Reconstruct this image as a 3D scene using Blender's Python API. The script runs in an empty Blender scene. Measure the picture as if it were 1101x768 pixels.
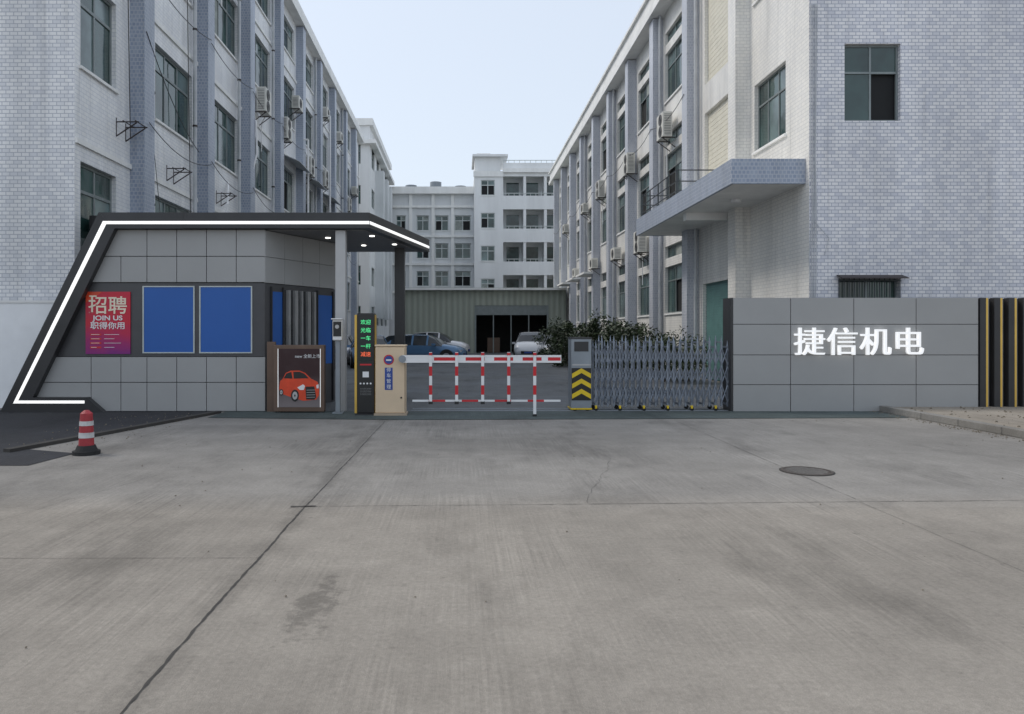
import bpy, bmesh, math, random
from mathutils import Vector, Matrix, Euler
random.seed(7)
D=bpy.data; S=bpy.context.scene
# ------------------------------------------------------------------ materials
def newmat(name):
    m=D.materials.new(name); m.use_nodes=True
    nt=m.node_tree; return m,nt,nt.nodes['Principled BSDF'],nt.nodes,nt.links
def math_n(N,L,op,a,b=None,c=None):
    n=N.new('ShaderNodeMath'); n.operation=op
    for i,x in enumerate((a,b,c)):
        if x is None: continue
        if isinstance(x,(int,float)): n.inputs[i].default_value=x
        else: L.new(x,n.inputs[i])
    return n.outputs[0]
def noise(N,L,vec,scale,detail=4,rough=.55):
    n=N.new('ShaderNodeTexNoise'); n.inputs['Scale'].default_value=scale
    n.inputs['Detail'].default_value=detail; n.inputs['Roughness'].default_value=rough
    if vec is not None: L.new(vec,n.inputs['Vector'])
    return n.outputs['Fac']
def maprange(N,L,x,a,b,c,d):
    n=N.new('ShaderNodeMapRange'); L.new(x,n.inputs[0])
    for i,v in zip((1,2,3,4),(a,b,c,d)): n.inputs[i].default_value=v
    return n.outputs[0]
def scalecol(N,L,col,fac):
    n=N.new('ShaderNodeVectorMath'); n.operation='SCALE'
    if isinstance(col,tuple): n.inputs[0].default_value=col
    else: L.new(col,n.inputs[0])
    L.new(fac,n.inputs['Scale']); return n.outputs[0]
def mixcol(N,L,fac,a,b):
    n=N.new('ShaderNodeMix'); n.data_type='RGBA'
    if isinstance(fac,(int,float)): n.inputs[0].default_value=fac
    else: L.new(fac,n.inputs[0])
    for i,x in ((6,a),(7,b)):
        if isinstance(x,tuple): n.inputs[i].default_value=(*x,1)
        else: L.new(x,n.inputs[i])
    return n.outputs[2]
def stretched(N,L,pos,sx,sy,sz):
    n=N.new('ShaderNodeVectorMath'); n.operation='MULTIPLY'; L.new(pos,n.inputs[0]); n.inputs[1].default_value=(sx,sy,sz); return n.outputs[0]
def bump(N,L,b,h,strength,dist):
    n=N.new('ShaderNodeBump'); n.inputs['Strength'].default_value=strength; n.inputs['Distance'].default_value=dist
    L.new(h,n.inputs['Height']); L.new(n.outputs[0],b.inputs['Normal'])
def M(name,col,rough=.6,metal=0,var=.12,scale=3,emit=None,es=1,spec=None,streak=False):
    m,nt,b,N,L=newmat(name); b.inputs['Roughness'].default_value=rough; b.inputs['Metallic'].default_value=metal
    if spec is not None: b.inputs['Specular IOR Level'].default_value=spec
    g=N.new('ShaderNodeNewGeometry').outputs['Position']
    v=stretched(N,L,g,1,1,.15) if streak else g
    n=noise(N,L,v,scale,5,.6)
    L.new(scalecol(N,L,col,maprange(N,L,n,.3,.7,1-var,1+var)),b.inputs['Base Color'])
    if emit: b.inputs['Emission Color'].default_value=(*emit,1); b.inputs['Emission Strength'].default_value=es
    return m
def tile(name,c1,c2,cm,w,h,mort=.012,bias=0.,dirt=.16):
    m,nt,b,N,L=newmat(name); b.inputs['Roughness'].default_value=.38
    p=N.new('ShaderNodeNewGeometry').outputs['Position']
    s=N.new('ShaderNodeSeparateXYZ'); L.new(p,s.inputs[0])
    c=N.new('ShaderNodeCombineXYZ'); L.new(math_n(N,L,'ADD',s.outputs[0],s.outputs[1]),c.inputs[0]); L.new(s.outputs[2],c.inputs[1])
    br=N.new('ShaderNodeTexBrick'); L.new(c.outputs[0],br.inputs['Vector'])
    br.inputs['Scale'].default_value=1; br.inputs['Brick Width'].default_value=w; br.inputs['Row Height'].default_value=h
    br.inputs['Mortar Size'].default_value=mort; br.inputs['Bias'].default_value=bias; br.inputs['Mortar Smooth'].default_value=.2
    br.inputs['Color1'].default_value=(*c1,1); br.inputs['Color2'].default_value=(*c2,1); br.inputs['Mortar'].default_value=(*cm,1)
    d=noise(N,L,stretched(N,L,p,1.2,1.2,.12),1.0,6,.65)
    d2=noise(N,L,p,.35,3,.5)
    d3=noise(N,L,stretched(N,L,p,5,5,.25),1.0,4,.6)
    f=math_n(N,L,'MULTIPLY',maprange(N,L,d,.32,.60,1-dirt,1.03),maprange(N,L,d2,.3,.7,.92,1.05))
    f=math_n(N,L,'MULTIPLY',f,maprange(N,L,d3,.55,.72,1.,1-dirt))
    L.new(scalecol(N,L,br.outputs['Color'],f),b.inputs['Base Color'])
    bump(N,L,b,math_n(N,L,'SUBTRACT',1,br.outputs['Fac']),.3,.004)
    return m
def glassmat(name,col,rough=.06,var=.5):
    m,nt,b,N,L=newmat(name); b.inputs['Roughness'].default_value=rough; b.inputs['Specular IOR Level'].default_value=.8
    p=N.new('ShaderNodeNewGeometry').outputs['Position']
    n=noise(N,L,p,.9,3,.5)
    L.new(scalecol(N,L,col,maprange(N,L,n,.35,.65,1-var,1+var)),b.inputs['Base Color'])
    n2=noise(N,L,p,2.2,1,.5); bump(N,L,b,n2,.08,.05)
    return m
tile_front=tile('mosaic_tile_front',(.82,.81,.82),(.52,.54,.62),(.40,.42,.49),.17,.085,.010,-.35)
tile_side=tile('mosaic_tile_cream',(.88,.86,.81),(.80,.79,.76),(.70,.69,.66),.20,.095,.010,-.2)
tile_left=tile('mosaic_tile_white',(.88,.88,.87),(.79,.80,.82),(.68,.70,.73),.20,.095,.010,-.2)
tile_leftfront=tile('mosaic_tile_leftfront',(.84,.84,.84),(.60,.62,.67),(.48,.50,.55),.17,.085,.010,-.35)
tile_blue=tile('mosaic_tile_blue',(.27,.32,.42),(.35,.40,.49),(.45,.48,.54),.10,.10,.012,0)
tile_blue_pale=tile('mosaic_tile_pale_blue',(.43,.46,.53),(.52,.54,.60),(.58,.60,.64),.10,.10,.012,0)
white_paint=M('white_paint',(.82,.82,.80),.6,var=.10,scale=1.2,streak=True)
far_paint=M('far_paint',(.68,.70,.71),.7,var=.10,scale=.6,streak=True)
far_paint2=M('far_paint_warm',(.76,.77,.77),.7,var=.10,scale=.6,streak=True)
glassA=glassmat('window_glass_teal',(.026,.060,.054))
glassB=glassmat('window_glass_pale',(.10,.15,.15),.12)
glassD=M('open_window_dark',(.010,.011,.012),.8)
curtain=M('window_curtain',(.30,.33,.31),.7,var=.3,scale=4)
alu=M('aluminium_frame',(.50,.54,.53),.4,.2)
alu_dark=M('bronze_frame',(.22,.25,.25),.4,.2)
core=M('interior_dark',(.03,.03,.03),.9)
steel=M('rusty_steel',(.06,.05,.05),.6,.4)
rail=M('painted_rail',(.05,.06,.07),.5,.2)
acw=M('ac_casing',(.66,.65,.60),.5,var=.1)
acd=M('ac_grille',(.10,.10,.10),.5)
shutter=M('roller_shutter_cream',(.72,.69,.58),.5,.0,var=.08)
shutter_teal=M('roller_shutter_teal',(.12,.25,.24),.45,.0,var=.12)
cable=M('black_cable',(.03,.03,.03),.5)
pvc=M('grey_downpipe',(.50,.52,.54),.5)
panel=M('aluminium_panel_grey',(.35,.35,.345),.42,.0,var=.05,scale=.8)
charcoal=M('charcoal_metal',(.045,.045,.047),.35,.3,var=.1)
band=M('charcoal_band',(.075,.075,.08),.4,.2,var=.08)
seam=M('seam_dark',(.03,.03,.03),.8)
led=M('led_strip_white',(.9,.9,.9),.4,emit=(1,.99,.96),es=.8,var=.01)
signlit=M('lit_letter_white',(.82,.82,.82),.4,emit=(1,1,1),es=.5,var=.01)
lamp=M('downlight_lens',(.9,.9,.9),.4,emit=(1,.98,.92),es=4,var=.01)
blueglass=M('blue_reflective_glass',(.026,.115,.40),.3,.0,var=.05,scale=.7,spec=.35)
lightgrey=M('light_grey_column',(.46,.46,.46),.4,.2,var=.04)
soffit=M('soffit_grey',(.20,.20,.205),.5,var=.06)
louver=M('louver_grey',(.32,.32,.32),.4,.2)
bronze=M('bronze_panel',(.15,.10,.075),.4,.4)
gold=M('gold_trim',(.72,.47,.10),.3,.4,var=.08)
black=M('black_plastic',(.018,.018,.018),.35)
whitep=M('white_gloss_paint',(.82,.82,.82),.3,var=.04)
redp=M('red_gloss_paint',(.58,.02,.03),.3,var=.08)
orangered=M('print_orange_red',(.70,.065,.02),.35,var=.2,scale=4)
beige=M('beige_powdercoat',(.70,.54,.37),.4,var=.05)
yellow=M('yellow_paint',(.80,.56,.02),.4,var=.08)
stain=M('stainless_steel',(.24,.27,.32),.32,.55,var=.2)
stain2=M('grey_cabinet',(.27,.30,.33),.4,.3,var=.1)
rubber=M('rubber',(.02,.02,.02),.8)
def grad_poster(name,ca,cb,z0,z1,k=.6):
    m,nt,b,N,L=newmat(name); b.inputs['Roughness'].default_value=.4
    p=N.new('ShaderNodeNewGeometry').outputs['Position']; s=N.new('ShaderNodeSeparateXYZ'); L.new(p,s.inputs[0])
    n=noise(N,L,p,3,2)
    t=math_n(N,L,'ADD',maprange(N,L,s.outputs[2],z0,z1,0,1),math_n(N,L,'MULTIPLY',math_n(N,L,'SUBTRACT',n,.5),k))
    L.new(mixcol(N,L,t,ca,cb),b.inputs['Base Color']); return m
poster_m=grad_poster('recruitment_poster_print',(.17,.012,.20),(.56,.014,.04),1.1,1.8)
admat=grad_poster('advert_print',(.20,.17,.17),(.030,.006,.008),.15,.75,.25)
greenled=M('led_green',(.05,.5,.2),.4,emit=(.1,.9,.3),es=.9)
redled=M('led_red',(.6,.1,.05),.4,emit=(1,.15,.05),es=.8)
inkw=M('ink_white',(.8,.8,.8),.5,var=.02)
inkb=M('ink_blue',(.03,.07,.30),.5)
inky=M('ink_cream',(.84,.74,.58),.5)
def corrug(name,col):
    m,nt,b,N,L=newmat(name); b.inputs['Roughness'].default_value=.5
    p=N.new('ShaderNodeNewGeometry').outputs['Position']; s=N.new('ShaderNodeSeparateXYZ'); L.new(p,s.inputs[0])
    w=math_n(N,L,'SINE',math_n(N,L,'MULTIPLY',math_n(N,L,'ADD',s.outputs[0],s.outputs[1]),14.))
    n=noise(N,L,stretched(N,L,p,1,1,.1),1.,5)
    f=math_n(N,L,'MULTIPLY',maprange(N,L,w,-1,1,.82,1.06),maprange(N,L,n,.3,.7,.85,1.1))
    L.new(scalecol(N,L,col,f),b.inputs['Base Color']); bump(N,L,b,w,.5,.03); return m
shedm=corrug('corrugated_cladding',(.35,.38,.32))
def concrete(name,base,slabs=True):
    m,nt,b,N,L=newmat(name); b.inputs['Roughness'].default_value=.85; b.inputs['Specular IOR Level'].default_value=.2
    p=N.new('ShaderNodeNewGeometry').outputs['Position']; s=N.new('ShaderNodeSeparateXYZ'); L.new(p,s.inputs[0])
    mul=lambda a,c: math_n(N,L,'MULTIPLY',a,c)
    big=noise(N,L,p,.33,5,.6); mid=noise(N,L,p,1.5,8,.72); fine=noise(N,L,p,30,6,.78); grit=noise(N,L,p,190,2,.6)
    f=mul(maprange(N,L,big,.3,.7,.82,1.13),maprange(N,L,mid,.3,.7,.84,1.11))
    f=mul(f,maprange(N,L,fine,.3,.7,.80,1.15)); f=mul(f,maprange(N,L,grit,.3,.7,.80,1.18))
    broom=noise(N,L,stretched(N,L,p,26,.5,1),1.6,3,.6); bmask=noise(N,L,p,.55,3,.5)
    f=mul(f,math_n(N,L,'ADD',1,mul(maprange(N,L,broom,.3,.7,-.15,.13),maprange(N,L,bmask,.42,.6,.15,1.))))
    st=noise(N,L,stretched(N,L,p,1.,.35,1),.9,7,.66); f=mul(f,maprange(N,L,st,.52,.68,1.,.70))
    sp=noise(N,L,p,6.5,3,.6); f=mul(f,maprange(N,L,sp,.66,.76,1.,.76))
    lt=noise(N,L,stretched(N,L,p,.5,1.2,1),1.1,6,.7); f=mul(f,maprange(N,L,lt,.57,.70,1.,1.12))
    warm=None
    if slabs:
        fx=math_n(N,L,'FLOOR',math_n(N,L,'DIVIDE',math_n(N,L,'ADD',s.outputs[0],1.43),5.2))
        fy=math_n(N,L,'FLOOR',math_n(N,L,'DIVIDE',math_n(N,L,'SUBTRACT',s.outputs[1],6.8),6.))
        c=N.new('ShaderNodeCombineXYZ'); L.new(fx,c.inputs[0]); L.new(fy,c.inputs[1])
        w=N.new('ShaderNodeTexWhiteNoise'); w.noise_dimensions='3D'; L.new(c.outputs[0],w.inputs['Vector'])
        f=mul(f,maprange(N,L,w.outputs['Value'],0,1,.92,1.05))
        def ellipse(cx,cy,rx,ry,sc,amp,lo,hi,dark):
            dx=math_n(N,L,'DIVIDE',math_n(N,L,'SUBTRACT',s.outputs[0],cx),rx); dy=math_n(N,L,'DIVIDE',math_n(N,L,'SUBTRACT',s.outputs[1],cy),ry)
            rr=math_n(N,L,'SQRT',math_n(N,L,'ADD',mul(dx,dx),mul(dy,dy)))
            rr=math_n(N,L,'ADD',rr,maprange(N,L,noise(N,L,p,sc,5,.7),.3,.7,-amp,amp))
            return maprange(N,L,rr,lo,hi,dark,1.)
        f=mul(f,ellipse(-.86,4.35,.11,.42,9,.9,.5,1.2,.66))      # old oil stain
        f=mul(f,ellipse(.3,10.6,1.9,1.0,1.6,.6,.4,1.5,.80))       # soft ground shadow before the barrier, painted into the colour
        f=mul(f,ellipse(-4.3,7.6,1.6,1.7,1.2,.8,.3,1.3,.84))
        dx=math_n(N,L,'DIVIDE',math_n(N,L,'ADD',s.outputs[0],1.43),.10)
        rj=math_n(N,L,'ADD',math_n(N,L,'ABSOLUTE',dx),maprange(N,L,mid,.3,.7,-.8,.8))
        f=mul(f,maprange(N,L,rj,.3,1.3,.84,1.))
        warm=maprange(N,L,s.outputs[1],6.6,7.4,0,1)
        f=mul(f,maprange(N,L,s.outputs[1],6.7,7.1,1.03,.97))
    if warm is None: warm=maprange(N,L,big,.35,.65,0,1)
    col=mixcol(N,L,warm,base,(base[0]*.95,base[1]*.985,base[2]*1.04))
    L.new(scalecol(N,L,col,f),b.inputs['Base Color'])
    h=math_n(N,L,'ADD',mul(grit,.5),math_n(N,L,'ADD',fine,mul(broom,.9)))
    bump(N,L,b,h,.5,.008); return m
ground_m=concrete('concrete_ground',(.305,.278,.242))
court_m=concrete('courtyard_concrete_shaded',(.155,.16,.163),False)  # darker than the ground: shade of the buildings painted into the base colour
asph=concrete('asphalt_shaded',(.05,.05,.053),False)
pave=concrete('paving_concrete',(.30,.26,.21),False)
kerbm=concrete('kerb_concrete',(.26,.245,.22),False)
joint=M('joint_dark',(.05,.046,.042),.9)
iron=M('cast_iron',(.085,.07,.06),.6,.2,var=.3,scale=20)
# ------------------------------------------------------------------ mesh helpers
class MB:
    def __init__(s): s.v=[]; s.f=[]
    def add(s,vs,fs):
        o=len(s.v); s.v+= [tuple(a) for a in vs]; s.f+=[tuple(i+o for i in f) for f in fs]
    def hexa(s,p): s.add(p,[(0,3,2,1),(4,5,6,7),(0,1,5,4),(1,2,6,5),(2,3,7,6),(3,0,4,7)])
    def box(s,x0,x1,y0,y1,z0,z1):
        s.hexa([(x0,y0,z0),(x1,y0,z0),(x1,y1,z0),(x0,y1,z0),(x0,y0,z1),(x1,y0,z1),(x1,y1,z1),(x0,y1,z1)])
    def quad(s,a,b,c,d): s.add([a,b,c,d],[(0,1,2,3)])
    def prism(s,A,B):
        n=len(A); s.add(list(A)+list(B),[tuple(range(n)),tuple(range(2*n-1,n-1,-1))]+[(i,i+n,(i+1)%n+n,(i+1)%n) for i in range(n)])
    def elev(s,pts,y0,y1): s.prism([(x,y0,z) for x,z in pts],[(x,y1,z) for x,z in pts])
    def plan(s,pts,z0,z1): s.prism([(x,y,z0) for x,y in pts],[(x,y,z1) for x,y in pts])
    def tube(s,p,q,r,n=8,r2=None):
        p=Vector(p);q=Vector(q);d=(q-p)
        if d.length<1e-6:return
        d.normalize(); a=d.orthogonal().normalized(); b=d.cross(a); r2=r if r2 is None else r2
        A=[p+a*math.cos(t*2*math.pi/n)*r+b*math.sin(t*2*math.pi/n)*r for t in range(n)]
        B=[q+a*math.cos(t*2*math.pi/n)*r2+b*math.sin(t*2*math.pi/n)*r2 for t in range(n)]
        s.prism(A,B)
    def path(s,pts,r,n=6):
        for a,b in zip(pts,pts[1:]): s.tube(a,b,r,n)
class G:
    def __init__(s,name,loc=(0,0,0),rotz=0,local=False):
        s.e=D.objects.new(name,None); S.collection.objects.link(s.e); s.e.location=loc; s.e.rotation_euler=(0,0,rotz)
        s.e.empty_display_size=.2; s.loc=Vector(loc); s.local=local; s.p={}
    def __call__(s,part,mat):
        if part not in s.p: s.p[part]=(MB(),mat)
        return s.p[part][0]
    def done(s,bev=None,smooth=()):
        for k,(m,mat) in s.p.items():
            if not m.v: continue
            me=D.meshes.new(k); vs=m.v if s.local else [tuple(Vector(v)-s.loc) for v in m.v]
            me.from_pydata(vs,[],m.f); me.materials.append(mat)
            bm=bmesh.new(); bm.from_mesh(me)
            if k in smooth: bmesh.ops.remove_doubles(bm,verts=bm.verts,dist=.0005)
            bmesh.ops.recalc_face_normals(bm,faces=bm.faces)
            bm.to_mesh(me); bm.free()
            o=D.objects.new(k,me); S.collection.objects.link(o); o.parent=s.e
            if k in smooth:
                for p in me.polygons: p.use_smooth=True
            if bev and k in bev:
                b=o.modifiers.new('bev','BEVEL'); b.width=bev[k]; b.segments=2; b.limit_method='ANGLE'
        return s
    def text(s,name,body,loc,size,mat,ext=.004,sx=1,off=0,align='CENTER'):
        c=D.curves.new(name,'FONT'); c.body=body; c.size=size; c.extrude=ext; c.offset=off
        c.align_x=align; c.align_y='CENTER'; c.materials.append(mat)
        o=D.objects.new(name,c); S.collection.objects.link(o); o.parent=s.e
        o.location=Vector(loc)-(Vector((0,0,0)) if s.local else s.loc); o.rotation_euler=(math.pi/2,0,0); o.scale=(sx,1,1)
        return o
def single(name,mb,mat,bev=None):
    me=D.meshes.new(name); me.from_pydata(mb.v,[],mb.f); me.materials.append(mat)
    bm=bmesh.new(); bm.from_mesh(me); bmesh.ops.recalc_face_normals(bm,faces=bm.faces); bm.to_mesh(me); bm.free()
    o=D.objects.new(name,me); S.collection.objects.link(o)
    return o
def fbox(mb,f,s0,s1,z0,z1,d0,d1):
    mb.hexa([f(s0,z0,d0),f(s1,z0,d0),f(s1,z0,d1),f(s0,z0,d1),f(s0,z1,d0),f(s1,z1,d0),f(s1,z1,d1),f(s0,z1,d1)])
def facade(g,f,s0,s1,z0,z1,holes,wm,part='walls',rev=.2):
    w=g(part,wm)
    ss=sorted(set([s0,s1]+[h[0] for h in holes]+[h[1] for h in holes])); zz=sorted(set([z0,z1]+[h[2] for h in holes]+[h[3] for h in holes]))
    for a,b in zip(ss,ss[1:]):
        run=None
        for c,d in zip(zz,zz[1:]):
            ms=(a+b)/2; mz=(c+d)/2
            if any(h[0]<ms<h[1] and h[2]<mz<h[3] for h in holes):
                if run: w.quad(f(a,run[0],0),f(b,run[0],0),f(b,run[1],0),f(a,run[1],0)); run=None
            else: run=(run[0],d) if run else (c,d)
        if run: w.quad(f(a,run[0],0),f(b,run[0],0),f(b,run[1],0),f(a,run[1],0))
    for h in holes:
        a,b,c,d=h[:4]
        w.quad(f(a,c,0),f(a,d,0),f(a,d,rev),f(a,c,rev)); w.quad(f(b,c,0),f(b,d,0),f(b,d,rev),f(b,c,rev))
        w.quad(f(a,d,0),f(b,d,0),f(b,d,rev),f(a,d,rev)); w.quad(f(a,c,0),f(b,c,0),f(b,c,rev),f(a,c,rev))
def window(g,f,h,cols=2,tr=.33,fm=None,rev=.2,sill=True,opens=.12,t=.05,pal=.2,force=None):
    a,b,c,d=h[:4]; fr=g('window_frames',fm or alu)
    d0=rev-.09; d1=rev-.04
    fbox(fr,f,a+.002,a+t,c+.002,d-.002,d0,d1); fbox(fr,f,b-t,b-.002,c+.002,d-.002,d0,d1)
    fbox(fr,f,a+t,b-t,c+.002,c+t,d0,d1); fbox(fr,f,a+t,b-t,d-t,d-.002,d0,d1)
    zt=d-(d-c)*tr
    if tr>0: fbox(fr,f,a+t,b-t,zt-t/2,zt+t/2,d0-.003,d1-.003)
    for i in range(cols):
        x0=a+(b-a)*i/cols; x1=a+(b-a)*(i+1)/cols
        if i: fbox(fr,f,x0-t/2,x0+t/2,c+t,d-t,d0+.003,d1+.003)
        for j,(u0,u1) in enumerate(([(c,zt),(zt,d)] if tr>0 else [(c,d)])):
            r=random.random()
            if force and (i,j) in force: pm=force[(i,j)]
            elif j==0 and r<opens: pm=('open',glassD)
            elif r<opens+pal: pm=('glass_pale',glassB)
            elif r<opens+pal+.08: pm=('curtains',curtain)
            else: pm=('glass',glassA)
            k=random.uniform(-.006,.006)
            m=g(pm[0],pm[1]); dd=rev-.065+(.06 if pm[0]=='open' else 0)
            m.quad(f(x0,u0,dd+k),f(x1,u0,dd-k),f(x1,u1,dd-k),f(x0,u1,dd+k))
    if sill: fbox(g('sills',white_paint),f,a-.06,b+.06,c-.07,c-.003,-.06,.05)
# ------------------------------------------------------------------ ground
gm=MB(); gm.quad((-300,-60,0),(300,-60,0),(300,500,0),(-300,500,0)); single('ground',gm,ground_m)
cm=MB(); cm.quad((-8.3,15.0,.004),(8.3,15.0,.004),(8.3,84,.004),(-8.3,84,.004)); single('courtyard_pavement_shaded',cm,court_m)
tm=MB(); tm.add([(-4.75,13.9,.008),(-1,13.55,.008),(3,13.7,.008),(8.45,13.9,.008),(8.45,15.0,.008),(-4.75,15.0,.008)],[(0,1,2,3,4,5)])
single('gate_shade_strip',tm,concrete('teal_shaded_concrete',(.095,.115,.11),False))  # dark strip: gate shadow painted into a teal-tinted concrete colour
am=MB(); am.add([(-14,8.9,.006),(-5.2,8.9,.006),(-5.1,9.8,.006),(-6.1,10.2,.006),(-4.9,15.0,.006),(-14,15.7,.006)],[(0,1,2,3,4,5)])
single('asphalt_apron_shaded',am,asph)  # asphalt sheet, its dark tone also holding painted shading over the road edge
km=MB(); km.plan([(-6.12,9.9),(-6.0,9.85),(-4.75,14.7),(-4.87,14.72)],0,.05); single('kerb',km,joint)
g=G('pavement',(9,13,0)); 
g('slab',pave).plan([(8.66,10.6),(16,8.6),(20,8.6),(20,17.9),(8.66,17.9)],0,.10)
for i in range(7): g('kerb_stones',kerbm).box(8.5,8.655,10.6+i*1.02,11.61+i*1.02,0,.125)
g.done(bev={'kerb_stones':.012})
jm=MB()
def jagged(p,q,w,seg=60,amp=.005,z=.0045):
    p=Vector(p);q=Vector(q);d=(q-p).normalized(); n=Vector((-d.y,d.x)); L=[];R=[]
    off=0
    for i in range(seg+1):
        c=p.lerp(q,i/seg); off+=random.uniform(-amp,amp); off*=.85; ww=w*random.uniform(.45,1.4)/2
        L.append((*(c+n*(off+ww)),z)); R.append((*(c+n*(off-ww)),z))
    for i in range(seg): jm.quad(L[i],L[i+1],R[i+1],R[i])
jagged((-1.43,0),(-1.43,6.8),.013,160,.004); jagged((-1.43,6.8),(-1.36,13.4),.008,120,.004)
jagged((-1.56,6.8),(-1.33,6.82),.035,8)
jagged((-1.43,6.8),(12,7.3),.008,160,.004); 
jagged((-12,5.2),(-1.43,5.25),.004,120,.003); jagged((3.8,7.1),(3.9,13.4),.005,60,.003)
jagged((3.77,0),(3.77,7.0),.003,60,.003); jagged((-6.6,0),(-6.6,8.9),.004,80,.004)
jagged((1.2,6.95),(1.9,9.4),.003,40,.02); jagged((1.9,9.4),(1.6,11.2),.0025,30,.02); jagged((-4.2,5.3),(-3.4,8.3),.003,40,.02)
single('pavement_joints',jm,joint)
lm=MB()
def chip(x,y,s,z=.0):
    a=random.uniform(0,6.3); pts=[]
    for i in range(5):
        t=a+i*1.2566; pts.append((x+s*random.uniform(.6,1)*math.cos(t),y+s*random.uniform(.5,1)*math.sin(t)))
    lm.prism([(px,py,z+.001) for px,py in pts],[(x+(px-x)*.6,y+(py-y)*.6,z+s*.7) for px,py in pts])
for i in range(260): chip(random.uniform(-8,10),2.2+12*random.random()**.7,random.uniform(.004,.013),.004)
for i in range(160): chip(8.4-abs(random.gauss(0,.12)),random.uniform(10.4,15),random.uniform(.006,.022),.004)
for i in range(160): chip(random.uniform(8.7,12),random.uniform(11,14.9),random.uniform(.008,.035),.1)
for i in range(120): chip(random.uniform(-6.5,-4.9),random.uniform(10,14.6),random.uniform(.006,.02),.006)
single('gravel_litter',lm,M('gravel_litter',(.17,.145,.11),.9,var=.4,scale=30))
g=G('manhole_cover',(4.0,8.54,0))
def ring(mb,cx,cy,r0,r1,z0,z1,n=40):
    for i in range(n):
        a=i*2*math.pi/n;b=(i+1)*2*math.pi/n
        P=lambda r,t,z:(cx+r*math.cos(t),cy+r*math.sin(t),z)
        mb.hexa([P(r0,a,z0),P(r1,a,z0),P(r1,b,z0),P(r0,b,z0),P(r0,a,z1),P(r1,a,z1),P(r1,b,z1),P(r0,b,z1)])
ring(g('rim',iron),4.0,8.54,.25,.28,0,.010); g('lid',iron).tube((4.0,8.54,0),(4.0,8.54,.007),.247,40)
for i in range(-4,5):
    w=math.sqrt(max(.0,.22**2-(i*.05)**2)); g('ribs',kerbm).box(4-w,4+w,8.54+i*.05-.006,8.54+i*.05+.006,.007,.010)
ring(g('surround',joint),4.0,8.54,.28,.295,0,.006); g.done()
# ------------------------------------------------------------------ left factory building
XL=-8.4
fL=lambda s,z,d:(XL-d,s,z)
def fF(y): return lambda s,z,d:(s,y+d,z)
g=G('factory_building',(-15,38,0)); ZL=18.3; YL=61
pil=[18.8+4.75*k for k in range(9)]
rows=[(3.3,5.4),(7.5,9.6),(11.8,13.9),(15.2,16.8)]
holes=[]
for zr in rows:
    holes.append((16.35,18.05,zr[0],zr[1]))
    for y in pil:
        if y+4.6<YL: holes.append((y+1.55,y+4.35,zr[0],zr[1]))
facade(g,fL,16.1,YL,0,ZL,holes,tile_left,'side_wall')
for h in holes: window(g,fL,h,cols=2 if h[1]-h[0]<2 else 3,fm=alu_dark,tr=.3,pal=.25,t=.07)
for y in pil: g('pilasters',tile_blue).box(XL-.02,-8.03,y,y+.62,0,17.25)
for z in (5.75,10.1,14.3): 
    fbox(g('string_courses',white_paint),fL,16.12,YL,z,z+.12,-.05,.02)
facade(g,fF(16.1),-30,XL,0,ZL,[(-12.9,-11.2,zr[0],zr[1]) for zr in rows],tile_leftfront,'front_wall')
for zr in rows: window(g,fF(16.1),(-12.9,-11.2,zr[0],zr[1]))
g('core',core).box(-29.5,XL-.3,16.5,YL-.2,0,ZL-.2)
g('end_wall',tile_left).box(-30,XL,YL-.19,YL,0,ZL)
g('cornice',white_paint).box(-30,-7.95,16.0,YL+.1,17.3,17.75); g('roof_parapet',white_paint).box(-30,-8.2,16.05,YL+.05,17.75,ZL+.1)
for y in (19.8,23.0,27.6,32.6,42.2,51.8):
    g('downpipes',pvc).tube((-8.25,y,0),(-8.25,y,17.3),.06,10)
    for z in range(2,17,3): g('pipe_clips',steel).tube((-8.25,y,z),(-8.25,y,z+.06),.075,10)
wp=g('waste_pipes',whitep)
wp.path([(-8.3,28.95,9.9),(-8.0,28.95,9.9),(-7.95,28.9,8.6),(-8.3,28.5,6.7)],.04,8); wp.path([(-8.35,26.6,7.0),(-8.0,25.4,6.0),(-8.3,25.3,4.2)],.035,8)
wp.path([(-8.3,37.9,11.5),(-7.8,37.9,11.5),(-7.8,37.9,3.0)],.05,8); wp.path([(-8.3,44,14.5),(-7.75,44,14.5),(-7.75,44,3.0)],.05,8)
g('awning',charcoal).box(-8.38,-7.72,16.7,18.6,3.95,4.25)
for y in (35,39.7,44.5):
    g('window_hoods',pvc).prism([(-8.4,y,10.05),(-8.4,y+2.8,10.05),(-7.6,y+2.8,9.7),(-7.6,y,9.7)],[(-8.4,y,10.08),(-8.4,y+2.8,10.08),(-7.6,y+2.8,9.73),(-7.6,y,9.73)])
def sag(mb,p,q,s,r=.012,n=14):
    p=Vector(p);q=Vector(q); pts=[]
    for i in range(n+1):
        t=i/n; c=p.lerp(q,t); c.z-=s*4*t*(1-t); pts.append(c)
    mb.path(pts,r,5)
cb=g('cables',cable)
for i,y in enumerate(pil[:-1]):
    sag(cb,(-7.99,y+.2,7.0+.1*(i%3)),(-7.99,pil[i+1]+.2,7.0),.35); sag(cb,(-7.99,y+.2,10.9),(-7.99,pil[i+1]+.2,11.0),.25)
sag(cb,(-8.3,18.4,12),(-8.3,18.6,6.5),.0); sag(cb,(-8.25,22.3,13),(-8.2,22.5,4.5),.02)
sag(cb,(-8.02,18.9,9.3),(-8.1,22.9,7.2),.3); sag(cb,(-8.38,18.6,13.5),(-8.02,19.9,4.2),.1,.008)
g.done()
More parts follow.
